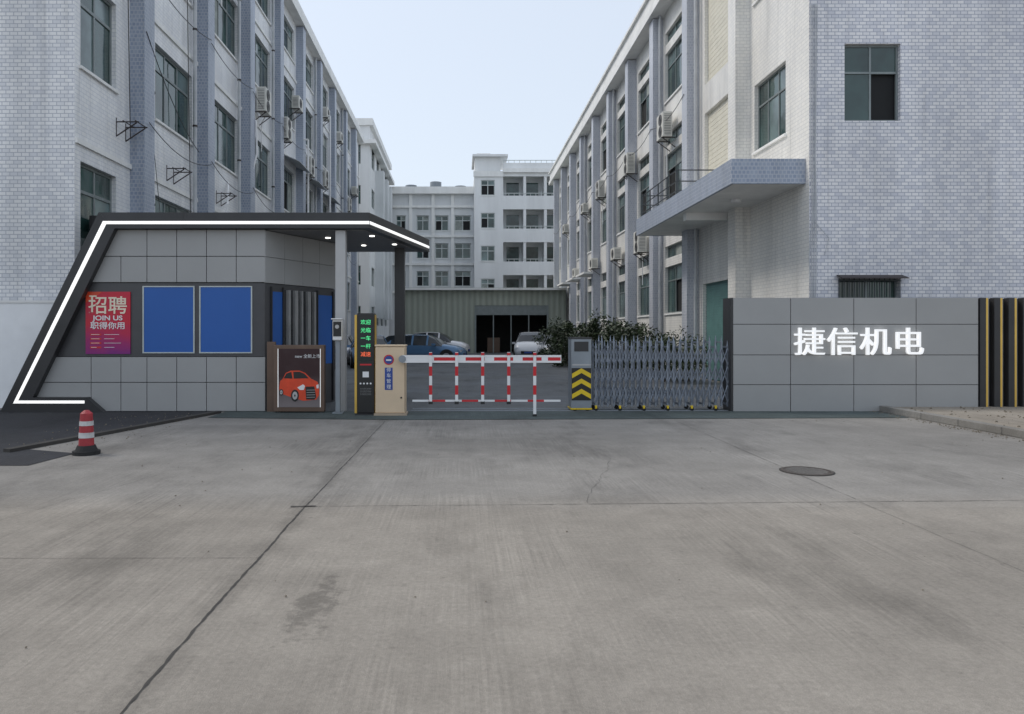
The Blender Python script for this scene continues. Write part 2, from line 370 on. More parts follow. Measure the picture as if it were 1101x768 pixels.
def acunit(x,y,z,side,big=False):
    g=G('air_conditioner',(x,y,z)); s=side; H=.98 if big else .62
    xa,xb=sorted((x+s*.14,x+s*.52)); g('casing',acw).box(xa,xb,y-.45,y+.45,z,z+H)
    xo=x+s*.52
    for cz in ([z+.26,z+.72] if big else [z+.31]):
        for r0,r1 in ((.19,.22),(.12,.14),(.03,.06)):
            n=20
            for i in range(n):
                a=i*2*math.pi/n;b=(i+1)*2*math.pi/n
                P=lambda r,t,xx:(xx,y-.1+r*math.cos(t),cz+r*math.sin(t))
                g('fan_grille',acd).hexa([P(r0,a,xo),P(r1,a,xo),P(r1,b,xo),P(r0,b,xo),P(r0,a,xo+s*.02),P(r1,a,xo+s*.02),P(r1,b,xo+s*.02),P(r0,b,xo+s*.02)])
        g('fan_disc',acd).tube((xo+s*.002,y-.1,cz),(xo+s*.008,y-.1,cz),.18,20)
    for k in range(int(H/.065)-2): g('vents',acd).box(min(x+s*.2,x+s*.46),max(x+s*.2,x+s*.46),y-.456,y-.45,z+.08+k*.065,z+.10+k*.065)
    for yy in (y-.35,y+.35):
        g('bracket',steel).tube((x,yy,z-.02),(x+s*.55,yy,z-.02),.02,6); g('bracket',steel).tube((x,yy,z-.4),(x+s*.5,yy,z-.03),.018,6)
    g('pipes',whitep).path([(x+s*.3,y+.45,z+.15),(x+s*.25,y+.6,z+.1),(x+s*.06,y+.62,z-.2),(x+s*.06,y+.62,z-1.4)],.025,6)
    g.done(bev={'casing':.02})
def bracket(x,y,z,s):
    g=G('wall_bracket',(x,y,z))
    for yy in (y-.25,y+.25):
        for a,b in (((x,yy,z),(x+s*.55,yy,z)),((x,yy,z-.35),(x+s*.5,yy,z-.02)),((x,yy,z-.35),(x,yy,z+.1))): g('frame',steel).tube(a,b,.016,6)
    for d in (.2,.5): g('frame',steel).tube((x+s*d,y-.33,z+.01),(x+s*d,y+.33,z+.01),.014,6)
    g.done()
for y,z,b in ((30.4,10.6,1),(34.2,10.5,1),(34.4,6.2,0),(36.6,12.6,0),(39.6,10.0,1),(43.8,10.2,1),(44.3,14.4,0),(48.8,6.2,0),(53.2,10.3,1),(25.2,14.4,1),(56.5,12.1,0),(40.1,6.3,0),(49.3,14.3,0)): acunit(XL,y,z,1,b)
for y,z in ((18.3,6.75),(21.4,6.3),(25.7,6.4),(30.6,6.3)): bracket(XL,y,z,1)
# ------------------------------------------------------------------ right factory building
XR=8.49; YR=66; ZR=15.6
fR=lambda s,z,d:(XR+d,s,z)
g=G('factory_building',(15,40,0))
pr=[21.7+4.65*k for k in range(10)]
holes=[(19.3,21.35,6.8,8.72),(19.3,21.35,11.1,13.1)]; sh=[(22.75,25.7,6.9,9.2),(22.75,25.7,10.2,13.4)]
doors=[(22.9,25.9,0,3.3)]
wh=[]
for k,y in enumerate(pr[1:]):
    for z0,z1 in ((2.4,4.3),(6.9,8.9),(11.1,13.1)): wh.append((y+1.0,y+4.3,z0,z1))
wh=[h for h in wh if h[1]<YR]
clf=[(h[0],h[1],h[3]+.35,h[3]+.85) for h in wh]
facade(g,fR,18.0,YR,0,ZR,holes+sh+doors+wh+clf,tile_side,'side_wall')
for h in holes: window(g,fR,h,cols=3,fm=alu_dark,opens=0)
for h in wh: window(g,fR,h,cols=3,fm=alu,tr=.3,pal=.3)
for h in clf: window(g,fR,h,cols=3,fm=alu,tr=0,sill=False,opens=0)
def slats(mb,f,a,b,c,d,dep=.12,step=.085):
    z=c
    while z<d: fbox(mb,f,a,b,z+.012,min(z+step,d),dep,dep+.02); fbox(mb,f,a,b,z-.004,z+.012,dep+.018,dep+.03); z+=step
for h in sh: slats(g('roller_shutters',shutter),fR,*h,step=.16)
for h in doors: slats(g('roller_door',shutter_teal),fR,*h)
for y in pr: g('pilasters_blue' if y>25 else 'pilasters',tile_blue_pale if y>25 else tile_side).box(8.07,XR+.02,y,y+.6,0,14.75)
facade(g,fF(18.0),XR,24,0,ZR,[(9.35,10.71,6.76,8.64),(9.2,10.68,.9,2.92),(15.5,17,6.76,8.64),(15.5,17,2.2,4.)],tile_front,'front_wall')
window(g,fF(18),(9.35,10.71,6.76,8.64),cols=2,tr=.36,opens=0,pal=0,sill=False,force={(1,0):('open',glassD)})
for h in ((9.2,10.68,.9,2.92),(15.5,17,6.76,8.64),(15.5,17,2.2,4.)): window(g,fF(18),h,cols=2,fm=alu_dark)
for i in range(13): g('window_bars',rail).tube((9.2+i*.1235,17.97,.9),(9.2+i*.1235,17.97,2.92),.012,6)
for z in (1.5,2.2,2.85): g('window_bars',rail).box(9.18,10.7,17.955,17.975,z,z+.03)
g('window_hood',steel).prism([(9.15,17.7,2.9),(10.75,17.7,2.9),(10.75,17.99,2.99),(9.15,17.99,2.99)],[(9.15,17.7,2.92),(10.75,17.7,2.92),(10.75,17.99,3.01),(9.15,17.99,3.01)])
g('core',core).box(XR+.45,23.8,18.5,YR-.3,0,ZR-.3); g('end_wall',tile_side).box(XR,24,YR-.2,YR,0,ZR-.01)
g('cornice',white_paint).box(7.9,24,17.8,YR+.2,14.8,15.1); g('roof_parapet',white_paint).box(8.0,24,17.9,YR+.1,15.1,15.75); g('roof_coping',white_paint).box(7.88,24,17.8,YR+.2,15.75,15.87)
c=g('canopy_slab',white_paint); c.box(6.74,XR-.003,18.26,27.9,5.28,5.72)
cf=g('canopy_fascia',tile_blue)
cf.box(6.66,XR-.004,18.18,18.26,5.27,5.88); cf.box(6.66,6.74,18.262,28.0,5.27,5.88); cf.box(6.742,XR-.004,27.92,28.0,5.27,5.88)
g('canopy_beam',white_paint).box(6.9,XR-.005,22.6,22.9,5.05,5.277)
g('canopy_lamp',whitep).tube((7.6,20.4,5.2),(7.6,20.4,5.277),.14,20)
rl=g('railing',rail)
for y0 in [23.4+i*1.1 for i in range(5)]: rl.tube((6.85,y0,5.88),(6.85,y0,6.75),.025,6)
for z in (6.1,6.4,6.75): rl.tube((6.85,23.4,z),(6.85,27.8,z),.02,6); rl.tube((6.85,27.8,z),(8.45,27.8,z),.02,6); rl.tube((6.85,23.4,z),(8.45,23.4,z),.02,6)
cb=g('cables',cable)
pw=g('service_cables',pvc)
for i in range(4): pw.path([(8.52+.05*i,17.97,9.6),(8.5+.04*i+.03*math.sin(i),17.965,5.9),(8.56+.03*i,17.965,4.6),(8.47+.06*i,17.965,3.4),(8.6,17.97,1.0)],.011,5)
pw.path([(8.6,17.96,4.3),(8.95,17.95,3.9),(8.85,17.96,3.5)],.01,5)
for y in (26.1,30.75,40.1,49.4): g('downpipes',pvc).tube((8.3,y,0),(8.3,y,14.8),.06,10)
for y in pr[1:-1]: sag(cb,(8.05,y+.3,10.2),(8.05,y+4.9,10.2),.3)
for y in (45,49.7,54.4): g('awnings',white_paint).box(7.5,8.48,y,y+3,5.2,5.32)
g.done()
for y,z,b in ((29.4,9.3,1),(35.6,9.2,1),(38.6,5.4,0),(42.9,9.4,1),(45.1,5.5,0),(48.3,9.4,0),(52,5.5,0),(57,9.3,0),(33.4,5.2,1)): acunit(XR-.05,y,z,-1,b)
# ------------------------------------------------------------------ distant buildings
g=G('apartment_block',(-14,75,0))
fa=lambda s,z,d:(-8.1-d,s,z)
hs=[(67.5+i*4,69.8+i*4,2.3+3.6*j,4.0+3.6*j) for i in range(4) for j in range(5)]
facade(g,fa,66,84,0,20.5,hs,far_paint2,'side_wall')
for h in hs: window(g,fa,h,fm=alu_dark,sill=False)
hs=[(-10.2-3*i,-8.9-3*i,2.3+3.6*j,4.0+3.6*j) for i in range(3) for j in range(5)]
facade(g,fF(66),-22,-8.1,0,20.5,hs,far_paint2,'front_wall')
for h in hs: window(g,fF(66),h,fm=alu_dark,sill=False)
g('core',core).box(-21.8,-8.5,66.5,83.8,0,20); g('cornice',white_paint).box(-22,-7.5,65.5,84.3,18.4,18.75); g('roof_parapet',white_paint).box(-22,-7.8,65.8,84.1,20.1,20.7)
for i in range(3): g('balconies',far_paint).box(-8.1,-7.3,70.2+i*4,71.4+i*4,3,17)
g.done()
g=G('office_building',(2,90,0)); YB=85; f=fF(YB)
sc=85/795
hs=[]
X=lambda u:(u-495)*sc
for zt in (15.1,11.9,8.7,5.5):
    for u0,u1 in ((424,438),(446,463),(466,484),(487,508)):
        hs.append((X(u0)+.2,X(u1)-.2,zt-1.75,zt))
facade(g,f,X(405),X(510),0,18.0,hs,far_paint,'walls',rev=.35)
for h in hs: window(g,f,h,cols=2,rev=.35,fm=alu,opens=.25,t=.09)
g('parapet',white_paint).box(X(405),X(510),YB-.6,YB+.2,17.5,18.3)
for z in (16.4,13.0,9.8,6.6): g('bands',white_paint).box(X(405),X(510)-.01,YB-.25,YB,z-.45,z-.2)
for u in (440,464,485): g('piers',white_paint).box(X(u),X(u)+.35,YB-.2,YB,0,17.5)
g('core',core).box(X(405)+.2,X(510),YB+.6,97,0,17.7)
for x,h in ((-6,.9),(-3,1.3),(0,.8)): g('roof_tanks',stain2).tube((x,90,18),(x,90,18+h+.6),.7,14)
f2=fF(YB-3)
s2=82/795; X2=lambda u:(u-495)*s2
zs=[5.0+3.65*i for i in range(4)]
hs=[(X2(517),X2(532),z+.9,z+2.6) for z in zs]
facade(g,f2,X2(510),X2(541),0,19.4,hs,far_paint2,'tower_walls')
for h in hs: window(g,f2,h,cols=2,fm=alu,opens=.2,t=.09)
g('tower_core',far_paint).box(X2(510),X2(541),YB-2.5,YB+6,0,19.3)
g('tower_head',far_paint2).box(X2(510)+.05,X2(541)-.3,YB-2.8,YB+3,19.4,21.1)
g('tower_head',far_paint2).box(X2(508),X2(546),YB-3.3,YB+3.5,21.1,21.35); g('tower_head',far_paint).box(X2(513),X2(528),YB-1,YB+2,21.35,22.)
g('tower_bands',white_paint).box(X2(509),X2(541)+.02,YB-3.15,YB-2.99,18.9,19.5)
bx0,bx1=X2(541),X2(541)+9
g('balcony_back',far_paint).box(bx0,bx1,YB-.8,YB+6,0,19.3)
for i in range(5):
    z=1.35+3.65*i
    g('balcony_slabs',white_paint).box(bx0,bx1,YB-2.9,YB-.81,z+3.2,z+3.70)
    g('balcony_parapets',far_paint2).box(bx0,bx1,YB-3.0,YB-2.91,z+3.0,z+4.5)
    g('balcony_railings',alu).box(bx0,bx1,YB-2.99,YB-2.92,z+4.75,z+4.82)
    for k in range(int((bx1-bx0)/.6)): g('balcony_railings',alu).box(bx0+k*.6,bx0+k*.6+.05,YB-2.98,YB-2.93,z+4.5,z+4.75)
    for k in range(4): 
        g('balcony_doors',glassA).box(bx0+.5+k*2.2,bx0+1.9+k*2.2,YB-.85,YB-.805,z+.2,z+2.7)
        g('balcony_piers',far_paint2).box(bx0+2.25+k*2.3,bx0+2.55+k*2.3,YB-2.95,YB-.81,z-.2,z+3.1)
g('balcony_roof',white_paint).box(bx0,bx1,YB-3.3,YB+6,19.35,19.8)
g.done()
g=G('warehouse_shed',(2,60,0)); ys=58; s3=58/795; X3=lambda u:(u-495)*s3
w=g('cladding',shedm)
w.box(X3(428),X3(512),ys,ys+.2,0,4.95); w.box(X3(588),8.3,ys,ys+.2,0,4.95); w.box(X3(512),X3(588),ys,ys+.2,3.75,4.95)
w.box(X3(428)+.01,X3(428)+.2,ys+.21,ys+14,0,4.95)
g('roof',shedm).box(X3(426),8.3,ys-.4,ys+14,4.96,5.12); g('interior',core).box(X3(512)-2,8.0,ys+5,ys+5.2,0,4.9)
g('gutter',white_paint).box(X3(426),8.3,ys-.5,ys-.41,4.93,5.1)
g('door_frame',alu_dark).box(X3(512)-.12,X3(512),ys-.05,ys,0,3.75); g('door_frame',alu_dark).box(X3(588),X3(588)+.12,ys-.05,ys,0,3.75)
for u in (530,549,568): g('door_frame',alu_dark).box(X3(u),X3(u)+.08,ys+.06,ys+.14,0,3.75)
slats(g('half_open_shutter',alu_dark),fF(ys),X3(512),X3(588),3.0,3.75,.05)
g('pallet_stacks',bronze).box(2.2,3.2,ys+2,ys+3,0,1.2); g('pallet_stacks',bronze).box(4.6,5.8,ys+2.5,ys+3.4,0,.8)
g.done()
# ------------------------------------------------------------------ low white wall beside guard booth
g=G('boundary_wall',(-12,15.85,0)); g('wall',M('smooth_white_render',(.86,.87,.88),.6,var=.04)).box(-16,-7.7,15.76,15.96,0,2.24); g('coping',white_paint).box(-16,-7.7,15.74,15.98,2.24,2.29); g.done()
# ------------------------------------------------------------------ guard booth  (elevation drawing, 53 units = 1 m, plane y=15)
ex=lambda u:(u-495)/53; ez=lambda v:(443-v)/53
def E(pts): return [(ex(u),ez(v)) for u,v in pts]
out=lambda v:5+(442-v)*105/212; midl=lambda v:out(v)+14
g=G('guard_booth',(-5.5,15.8,0))
fr=g('portal_frame',charcoal)
fr.elev(E([(5,442.7),(110,230),(127,247),(40,427),(97,427),(115,442.7)]),14.85,15.72)
fr.elev(E([(110.1,230),(200,230),(200,247),(127,247)]),14.85,15.721)
rf=g('canopy_roof',charcoal)
rf.plan([(ex(200)+.001,14.85),(-1.83,14.85),(-.80,19.2),(-7.2,19.2),(-7.2,15.723),(ex(200)+.001,15.723)],3.70,4.018)
sf=g('soffit',soffit); sf.plan([(-5.6,15.1),(-1.95,15.05),(-1.0,19.05),(-6.9,19.05),(-6.9,15.8)],3.685,3.699)
ls=g('led_strip',led)
ls.elev(E([(19.2,433.3),(114.7,239.3),(118.1,242.5),(24.3,430.3)]),14.842,14.849)
ls.elev(E([(114.75,239.3),(398,239.3),(398,242.5),(118.15,242.5)]),14.842,14.8492)
ls.elev(E([(19.4,433.3),(24.5,430.3),(95,430.3),(95,433.3)]),14.842,14.8494)
t=Vector((1.03,4.35,0)).normalized(); n=Vector((t.y,-t.x,0))
A=Vector((-1.83,14.85,0)); zz0,zz1=ez(242.5),ez(239.3)
P=[A+t*.02+n*.004,A+t*4.4+n*.004,A+t*4.4+n*.012,A+t*.02+n*.012]
ls.prism([(p.x,p.y,zz0) for p in P],[(p.x,p.y,zz1) for p in P])
for x,y in ((-2.9,16.2),(-1.9,15.9),(-2.3,17.6),(-1.55,17.4),(-3.3,17.9)):
    g('downlights',lamp).tube((x,y,3.672),(x,y,3.684),.055,16)
g('core',seam).elev(E([(midl(247),247),(midl(442),442.5),(250,442.5),(250,247)]),15.065,15.70)
g('core',seam).plan([(-6.9,15.07),(-3.985,15.07),(-2.96,17.18),(-6.9,17.18)],0.0,3.684)
g('rear_wall',panel).box(-6.9,-2.97,17.19,17.25,0,3.68)
pn=g('cladding_panels',panel); q=.35
def row(v0,v1,cols):
    for u0,u1 in zip(cols,cols[1:]):
        if u0 is None:
            pn.elev(E([(midl(v0),v0+q),(midl(v1),v1-q),(u1-q,v1-q),(u1-q,v0+q)]),15.0,15.06)
        elif u0<midl(v0):
            if u1<midl(v0): continue
            pn.elev(E([(max(u0+q,midl(v0)-8),v0+q),(max(u0+q,midl(v1)),v1-q),(u1-q,v1-q),(u1-q,v0+q)]),15.0,15.06)
        else: pn.elev(E([(u0+q,v0+q),(u0+q,v1-q),(u1-q,v1-q),(u1-q,v0+q)]),15.0,15.06)
row(247,276,[None,158,190,222,254,285.3]); row(276,304,[None,130,158,190,222,254,285.3])
row(384,411.5,[None,98,130,158,190,222,254,285.3]); row(411.5,442.6,[None,98,130,158,190,222,254,285.3])
g('window_band',band).elev(E([(midl(304),304.3),(midl(384),383.7),(285.2,383.7),(285.2,304.3)]),15.03,15.064)
for u0,u1 in ((153,209),(214,271)):
    g('blue_windows',blueglass).box(ex(u0+1.5),ex(u1-1.5),15.018,15.029,ez(379),ez(309))
    k=g('window_trims',alu)
    k.box(ex(u0),ex(u1),15.008,15.028,ez(309),ez(307.8)); k.box(ex(u0),ex(u1),15.008,15.028,ez(380.2),ez(379))
    k.box(ex(u0),ex(u0+1.4),15.01,15.028,ez(379),ez(309)); k.box(ex(u1-1.4),ex(u1),15.01,15.028,ez(379),ez(309))
a0=Vector((-3.955,15.0)); b0=Vector((-2.90,17.18)); tt=(b0-a0).normalized(); nn=Vector((tt.y,-tt.x)); LW=(b0-a0).length
fA=lambda s,z,d:(a0.x+tt.x*s-nn.x*d,a0.y+tt.y*s-nn.y*d,z)
for i in range(4):
    s0=LW*i/4+.004; s1=LW*(i+1)/4-.004
    fbox(pn,fA,s0,s1,3.15,3.675,0,.045); fbox(pn,fA,s0,s1,2.62,3.142,0,.045)
wb=g('east_wall_band',band); fbox(wb,fA,.003,LW,0.01,2.61,.02,.05)
fbox(g('east_blue_glass',blueglass),fA,.22,.55,1.25,2.45,.012,.019); fbox(g('east_blue_glass',blueglass),fA,1.78,2.30,.9,2.45,.012,.019)
# glazed door between louvre fins
fbox(g('door_glass',glassmat('dark_door_glass',(.03,.032,.035),.05,.2)),fA,.60,1.70,.06,2.5,.010,.019)
for i,wd in enumerate((.07,.10,.05,.10,.07)):
    s=.66+i*.22; fbox(g('louvers',louver),fA,s,s+wd,.1,2.5,-.06,.009)
for s in (.2,.57,1.74,2.33): fbox(g('east_frames',charcoal),fA,s-.03,s,.05,2.55,-.02,.018)
g('bronze_post',bronze).box(ex(288),ex(297),14.93,15.0-.002,0,1.42)
g('front_column',lightgrey).box(ex(360.5),ex(371.5),15.0,15.2,0,3.684)
g('rear_column',charcoal).box(-1.62,-1.38,18.2,18.5,0,3.684); g('rear_column',charcoal).box(-2.62,-2.5,15.9,16.0,0,3.684)
g.done(bev={'cladding_panels':.003,'front_column':.01,'canopy_roof':.006})
g=G('recruitment_poster',(ex(116),15.0,ez(348)))
g('sheet',poster_m).box(ex(92),ex(140),15.004,15.029,ez(381),ez(314))
g('corner_swoosh',orangered).elev(E([(92.2,314.2),(110,314.2),(92.2,326)]),15.001,15.0035)
g.text('headline','招聘',(ex(116),14.9985,ez(330)),.38,inky,.002,1.05,.004)
g.text('subhead','JOIN US',(ex(116),14.9985,ez(342.5)),.135,inkw,.0015,1.25,.003)
g.text('slogan','职得你用',(ex(116),14.9985,ez(351)),.155,inkw,.0015,1.15,.002)
for i in range(4):
    z=ez(360+i*4.6); g('print_blocks',redp).box(ex(97),ex(109),15.0005,15.003,z-.022,z+.02)
    g('print_lines',inkw).box(ex(112),ex(112+random.randint(10,20)),15.0005,15.003,z-.004,z+.004)
    g('print_lines2',inkw).box(ex(98),ex(98+random.randint(5,9)),14.998,15.0,z-.004,z+.004)
g('print_yellow',inky).box(ex(96),ex(104),14.999,15.0008,ez(319.5),ez(318)); g.done()
# advert light box
g=G('advert_lightbox',(ex(325),14.7,0)); y=14.72
g('cabinet',bronze).box(ex(298),ex(351.5),y,y+.16,.03,ez(371)); g('feet',charcoal).box(ex(300),ex(304),y+.02,y+.14,0,.03); g('feet',charcoal).box(ex(346),ex(350),y+.02,y+.14,0,.03)
g('print',admat).box(ex(303),ex(347),y-.006,y-.001,.12,ez(375))
edge=M('lit_edge',(.7,.7,.7),.4,emit=(1,1,1),es=.5)
for u0,u1 in ((302.4,303),(347,347.6)): g('lit_border',edge).box(ex(u0),ex(u1),y-.008,y-.001,.12,ez(375))
cz=lambda pts,m,p,d: g(p,m).elev([(ex(303)+.012+a*.80,.16+b*.80) for a,b in pts],y-.0085-d,y-.0065-d)
cz([(.02,.30),(.01,.44),(.03,.60),(.10,.66),(.17,.80),(.30,.86),(.52,.86),(.66,.80),(.80,.66),(.96,.58),(1.0,.48),(1.0,.26),(.93,.14),(.60,.11),(.25,.22)],orangered,'print_car_body',.0005)
cz([(.12,.67),(.19,.79),(.31,.83),(.34,.66)],black,'print_car_glass',.003); cz([(.37,.66),(.36,.83),(.52,.83),(.64,.78),(.74,.67)],black,'print_car_glass',.003)
cz([(.68,.14),(.66,.46),(.88,.47),(.93,.20),(.88,.14)],black,'print_car_grille',.003)
for i in range(4): cz([(.69,.19+i*.06),(.69,.20+i*.06),(.90,.205+i*.06),(.90,.195+i*.06)],lightgrey,'print_car_grille_bars',.0055)
cz([(.46,.44),(.60,.52),(.65,.48),(.62,.38),(.52,.38)],inkw,'print_car_headlamp',.003); cz([(.93,.50),(.99,.52),(.99,.42),(.94,.42)],inkw,'print_car_headlamp',.003)
for cx_,cy_,r in ((.40,.24,.15),(.06,.32,.08)):
    cz([(cx_+r*.66*math.cos(i*math.pi/10),cy_+r*math.sin(i*math.pi/10)) for i in range(20)],black,'print_car_wheel',.0035)
    cz([(cx_+r*.42*math.cos(i*math.pi/10),cy_+r*.66*math.sin(i*math.pi/10)) for i in range(20)],lightgrey,'print_car_rim',.006)
    cz([(cx_+r*.12*math.cos(i*math.pi/10),cy_+r*.2*math.sin(i*math.pi/10)) for i in range(20)],black,'print_car_hub',.009)
g.text('caption','new 全新上市',(ex(334),y-.009,1.13),.085,inkw,.001)
g.done(bev={'cabinet':.01})
g=G('plate_recognition_camera',(ex(366),14.9,0)); x=ex(366.5)
g('pole',stain2).box(x-.045,x+.045,14.62,14.71,.03,1.5); g('base',stain2).box(x-.1,x+.1,14.56,14.77,0,.03)
g('head',whitep).box(x-.095,x+.095,14.56,14.76,1.45,1.86); g('face',black).box(x-.08,x+.08,14.553,14.559,1.53,1.82)
g('lens',lightgrey).tube((x,14.552,1.72),(x,14.53,1.72),.04,16); g('hood',whitep).box(x-.11,x+.11,14.50,14.78,1.865,1.885)
g.done(bev={'head':.02,'pole':.01})
g=G('led_access_terminal',(ex(392),14.4,0)); y=14.3; x0,x1=-2.0,-1.66; zt=1.98
g('cabinet',black).box(x0,x1,y,y+.28,.04,zt); g('base',charcoal).box(x0-.03,x1+.03,y-.03,y+.31,0,.04)
g('gold_side',gold).box(x0-.05,x0-.002,y+.02,y+.26,.041,zt-.03)
g('gold_side',gold).box(x1+.002,x1+.012,y+.02,y+.26,.041,zt-.03)
g('screen',M('led_screen',(.01,.02,.02),.2)).box(x0+.04,x1-.04,y-.004,y-.001,1.05,1.88)
for i,(s,m) in enumerate((('欢迎',greenled),('光临',greenled),('一车',greenled),('一杆',greenled),('减速',redled))):
    g.text('led_text',s,((x0+x1)/2,y-.006,1.80-i*.155),.10,m,.001)
for i in range(4): g('status_leds',whitep).tube(((x0+x1)/2-.1+i*.065,y-.006,.62),((x0+x1)/2-.1+i*.065,y-.001,.62),.018,10)
for i in range(9):
    for j in range(5): g('speaker_holes',lightgrey).box(x0+.07+i*.024,x0+.078+i*.024,y-.004,y-.001,.40+j*.03,.408+j*.03)
g('red_bar',redp).box(x0+.06,x1-.06,y-.004,y-.001,.97,1.0); g('qr_plate',inkw).box(x0+.11,x1-.11,y-.004,y-.001,.74,.85)
g.done(bev={'cabinet':.02,'gold_side':.008})
# boom barrier
g=G('boom_barrier',(-1.3,14.3,0)); y=14.25; x0,x1=-1.64,-1.06
g('housing',beige).box(x0,x1,y,y+.36,.05,1.33); g('plinth',M('plinth',(.42,.33,.24),.5)).box(x0-.025,x1+.025,y-.025,y+.385,0,.05); g('lid',beige).box(x0-.012,x1+.012,y-.012,y+.372,1.335,1.37)
cxx=(x0+x1)/2-.03
g('logo',redp).tube((cxx,y-.004,1.08),(cxx,y-.001,1.08),.10,24); g('logo_inner',inkb).tube((cxx,y-.007,1.08),(cxx,y-.0045,1.08),.078,24)
g('logo_mark',inkw).box(cxx-.05,cxx+.05,y-.01,y-.0075,1.06,1.09)
g('label',inkb).box(cxx-.075,cxx+.075,y-.004,y-.001,.5,.93)
for i,chs in enumerate('停车管理'): g.text('label_text',chs,(cxx,y-.006,.88-i*.108),.09,inkw,.0008)
g('lock',black).tube((x1-.08,y-.01,.35),(x1-.08,y-.001,.35),.018,12)
g('door_line',M('door_line',(.2,.15,.1),.7)).box(x1-.014,x1-.008,y-.002,y-.0005,.08,1.3)
bz=1.10; by=y-.09; xe=(603-495)/56.4
g('hub',stain2).tube((x1-.05,by+.09,bz),(x1-.05,by-.045,bz),.07,20)
xs=x1-.05; L=xe-xs; seg=[0,.18,.26,.385,.41,.535,.56,.685,.71,.835,.86,.97,1.0]
seg=[0,.20,.34,.40,.52,.58,.70,.76,.88,.92,1.0]
for i,(a,b) in enumerate(zip(seg,seg[1:])):
    p=(g('boom_white',whitep) if i%2==0 else g('boom_red',redp)); p.box(xs+L*a,xs+L*b,by-.03,by+.03,bz-.032,bz+.032)
p=g('boom_trim',whitep); p.box(xs,xe,by-.033,by+.033,bz+.033,bz+.072); p.box(xs,xe,by-.033,by+.033,bz-.072,bz-.033); p.box(xe,xe+.012,by-.035,by+.035,bz-.075,bz+.075)
px=[(u-495)/56.4 for u in (463,491,519,547,575)]
lz=.30; xs2=px[0]-.35
for i in range(9):
    p=(g('boom_white',whitep) if i%2==0 else g('boom_red',redp)); a=xs2+(xe-xs2)*i/9; b=xs2+(xe-xs2)*(i+1)/9
    p.box(a,b,by-.015,by+.015,lz-.018,lz+.018)
for k,xx in enumerate(px):
    last=k==4; z0=.0 if last else .24; zt=bz+.13
    g('posts_white',whitep).box(xx-.028,xx+.028,by-.062,by-.036,z0+.05,zt)
    for zr in (.42,.78): g('posts_red',redp).box(xx-.030,xx+.030,by-.064,by-.034,zr,zr+.18)
    g('post_caps',redp).box(xx-.030,xx+.030,by-.064,by-.034,zt-.06,zt-.01)
    g('post_feet',black).box(xx-.04,xx+.04,by-.07,by-.028,z0,z0+.05)
g.done(bev={'housing':.02,'lid':.01})
# ------------------------------------------------------------------ retractable gate
g=G('retractable_gate',(4,15.4,0)); gy=15.35
hx0,hx1=2.27,2.68
g('head_cabinet',stain2).box(hx0,hx1,gy-.22,gy+.22,.06,1.47); g('head_cap',charcoal).box(hx0-.01,hx1+.01,gy-.23,gy+.23,1.475,1.51)
g('head_base',yellow).box(hx0-.01,hx1+.01,gy-.23,gy+.23,.03,.058)
for xx in (hx0+.08,hx1-.08): g('head_wheels',rubber).tube((xx,gy-.2,.05),(xx,gy+.2,.05),.05,12)
g('chevron_board',black).box(hx0+.005,hx1-.005,gy-.232,gy-.222,.22,.88)
mx=(hx0+hx1)/2; hw=(hx1-hx0)/2-.012
for z in (.25,.46,.67):
    g('chevrons',yellow).elev([(mx-hw,z),(mx,z+.11),(mx,z+.205),(mx-hw,z+.095)],gy-.237,gy-.2325); g('chevrons',yellow).elev([(mx+hw,z),(mx,z+.11),(mx,z+.205),(mx+hw,z+.095)],gy-.237,gy-.2325)
g('head_panel',charcoal).box(hx0+.06,hx1-.06,gy-.226,gy-.221,1.22,1.42)
g('head_trim',lightgrey).box(hx0+.02,hx1-.02,gy-.226,gy-.221,.93,.96)
N=24; X0,X1=2.78,5.60
for i in range(N):
    x=X0+(X1-X0)*i/(N-1)
    top=1.50 if i%2 else 1.40
    for yy in (gy-.17,gy+.17):
        p=g('posts',stain); p.box(x-.018,x+.018,yy-.014,yy+.014,.09,top-.08)
        p.tube((x,yy,top-.08),(x,yy,top+.05),.02,6,.002)
    g('arches',stain).box(x-.02,x+.02,gy-.19,gy+.19,top-.11,top-.075)
    if i%2==0: g('mid_bars',stain).box(x-.02,x+.02,gy-.15,gy+.15,.12,.16)
    if i%4==0:
        g('wheels',rubber).tube((x,gy-.2,.045),(x,gy-.16,.045),.045,12); g('wheels',rubber).tube((x,gy+.16,.045),(x,gy+.2,.045),.045,12)
        g('wheel_forks',yellow).box(x-.02,x+.02,gy-.21,gy-.15,.05,.11)
    if i<N-1:
        xn=X0+(X1-X0)*(i+1)/(N-1)
        for yy in (gy-.195,gy+.195):
            for zb in (.18,.56,.94):
                a,b=(zb,zb+.34)
                g('lattice',stain).tube((x,yy,a),(xn,yy,b),.012,5); g('lattice',stain).tube((x,yy-.006,b),(xn,yy-.006,a),.012,5)
g.done()
tr=MB(); tr.box(-1.0,5.5,gy-.2,gy-.16,.004,.016); tr.box(-1.0,5.5,gy+.16,gy+.2,.004,.016); single('gate_track_rails',tr,stain2)
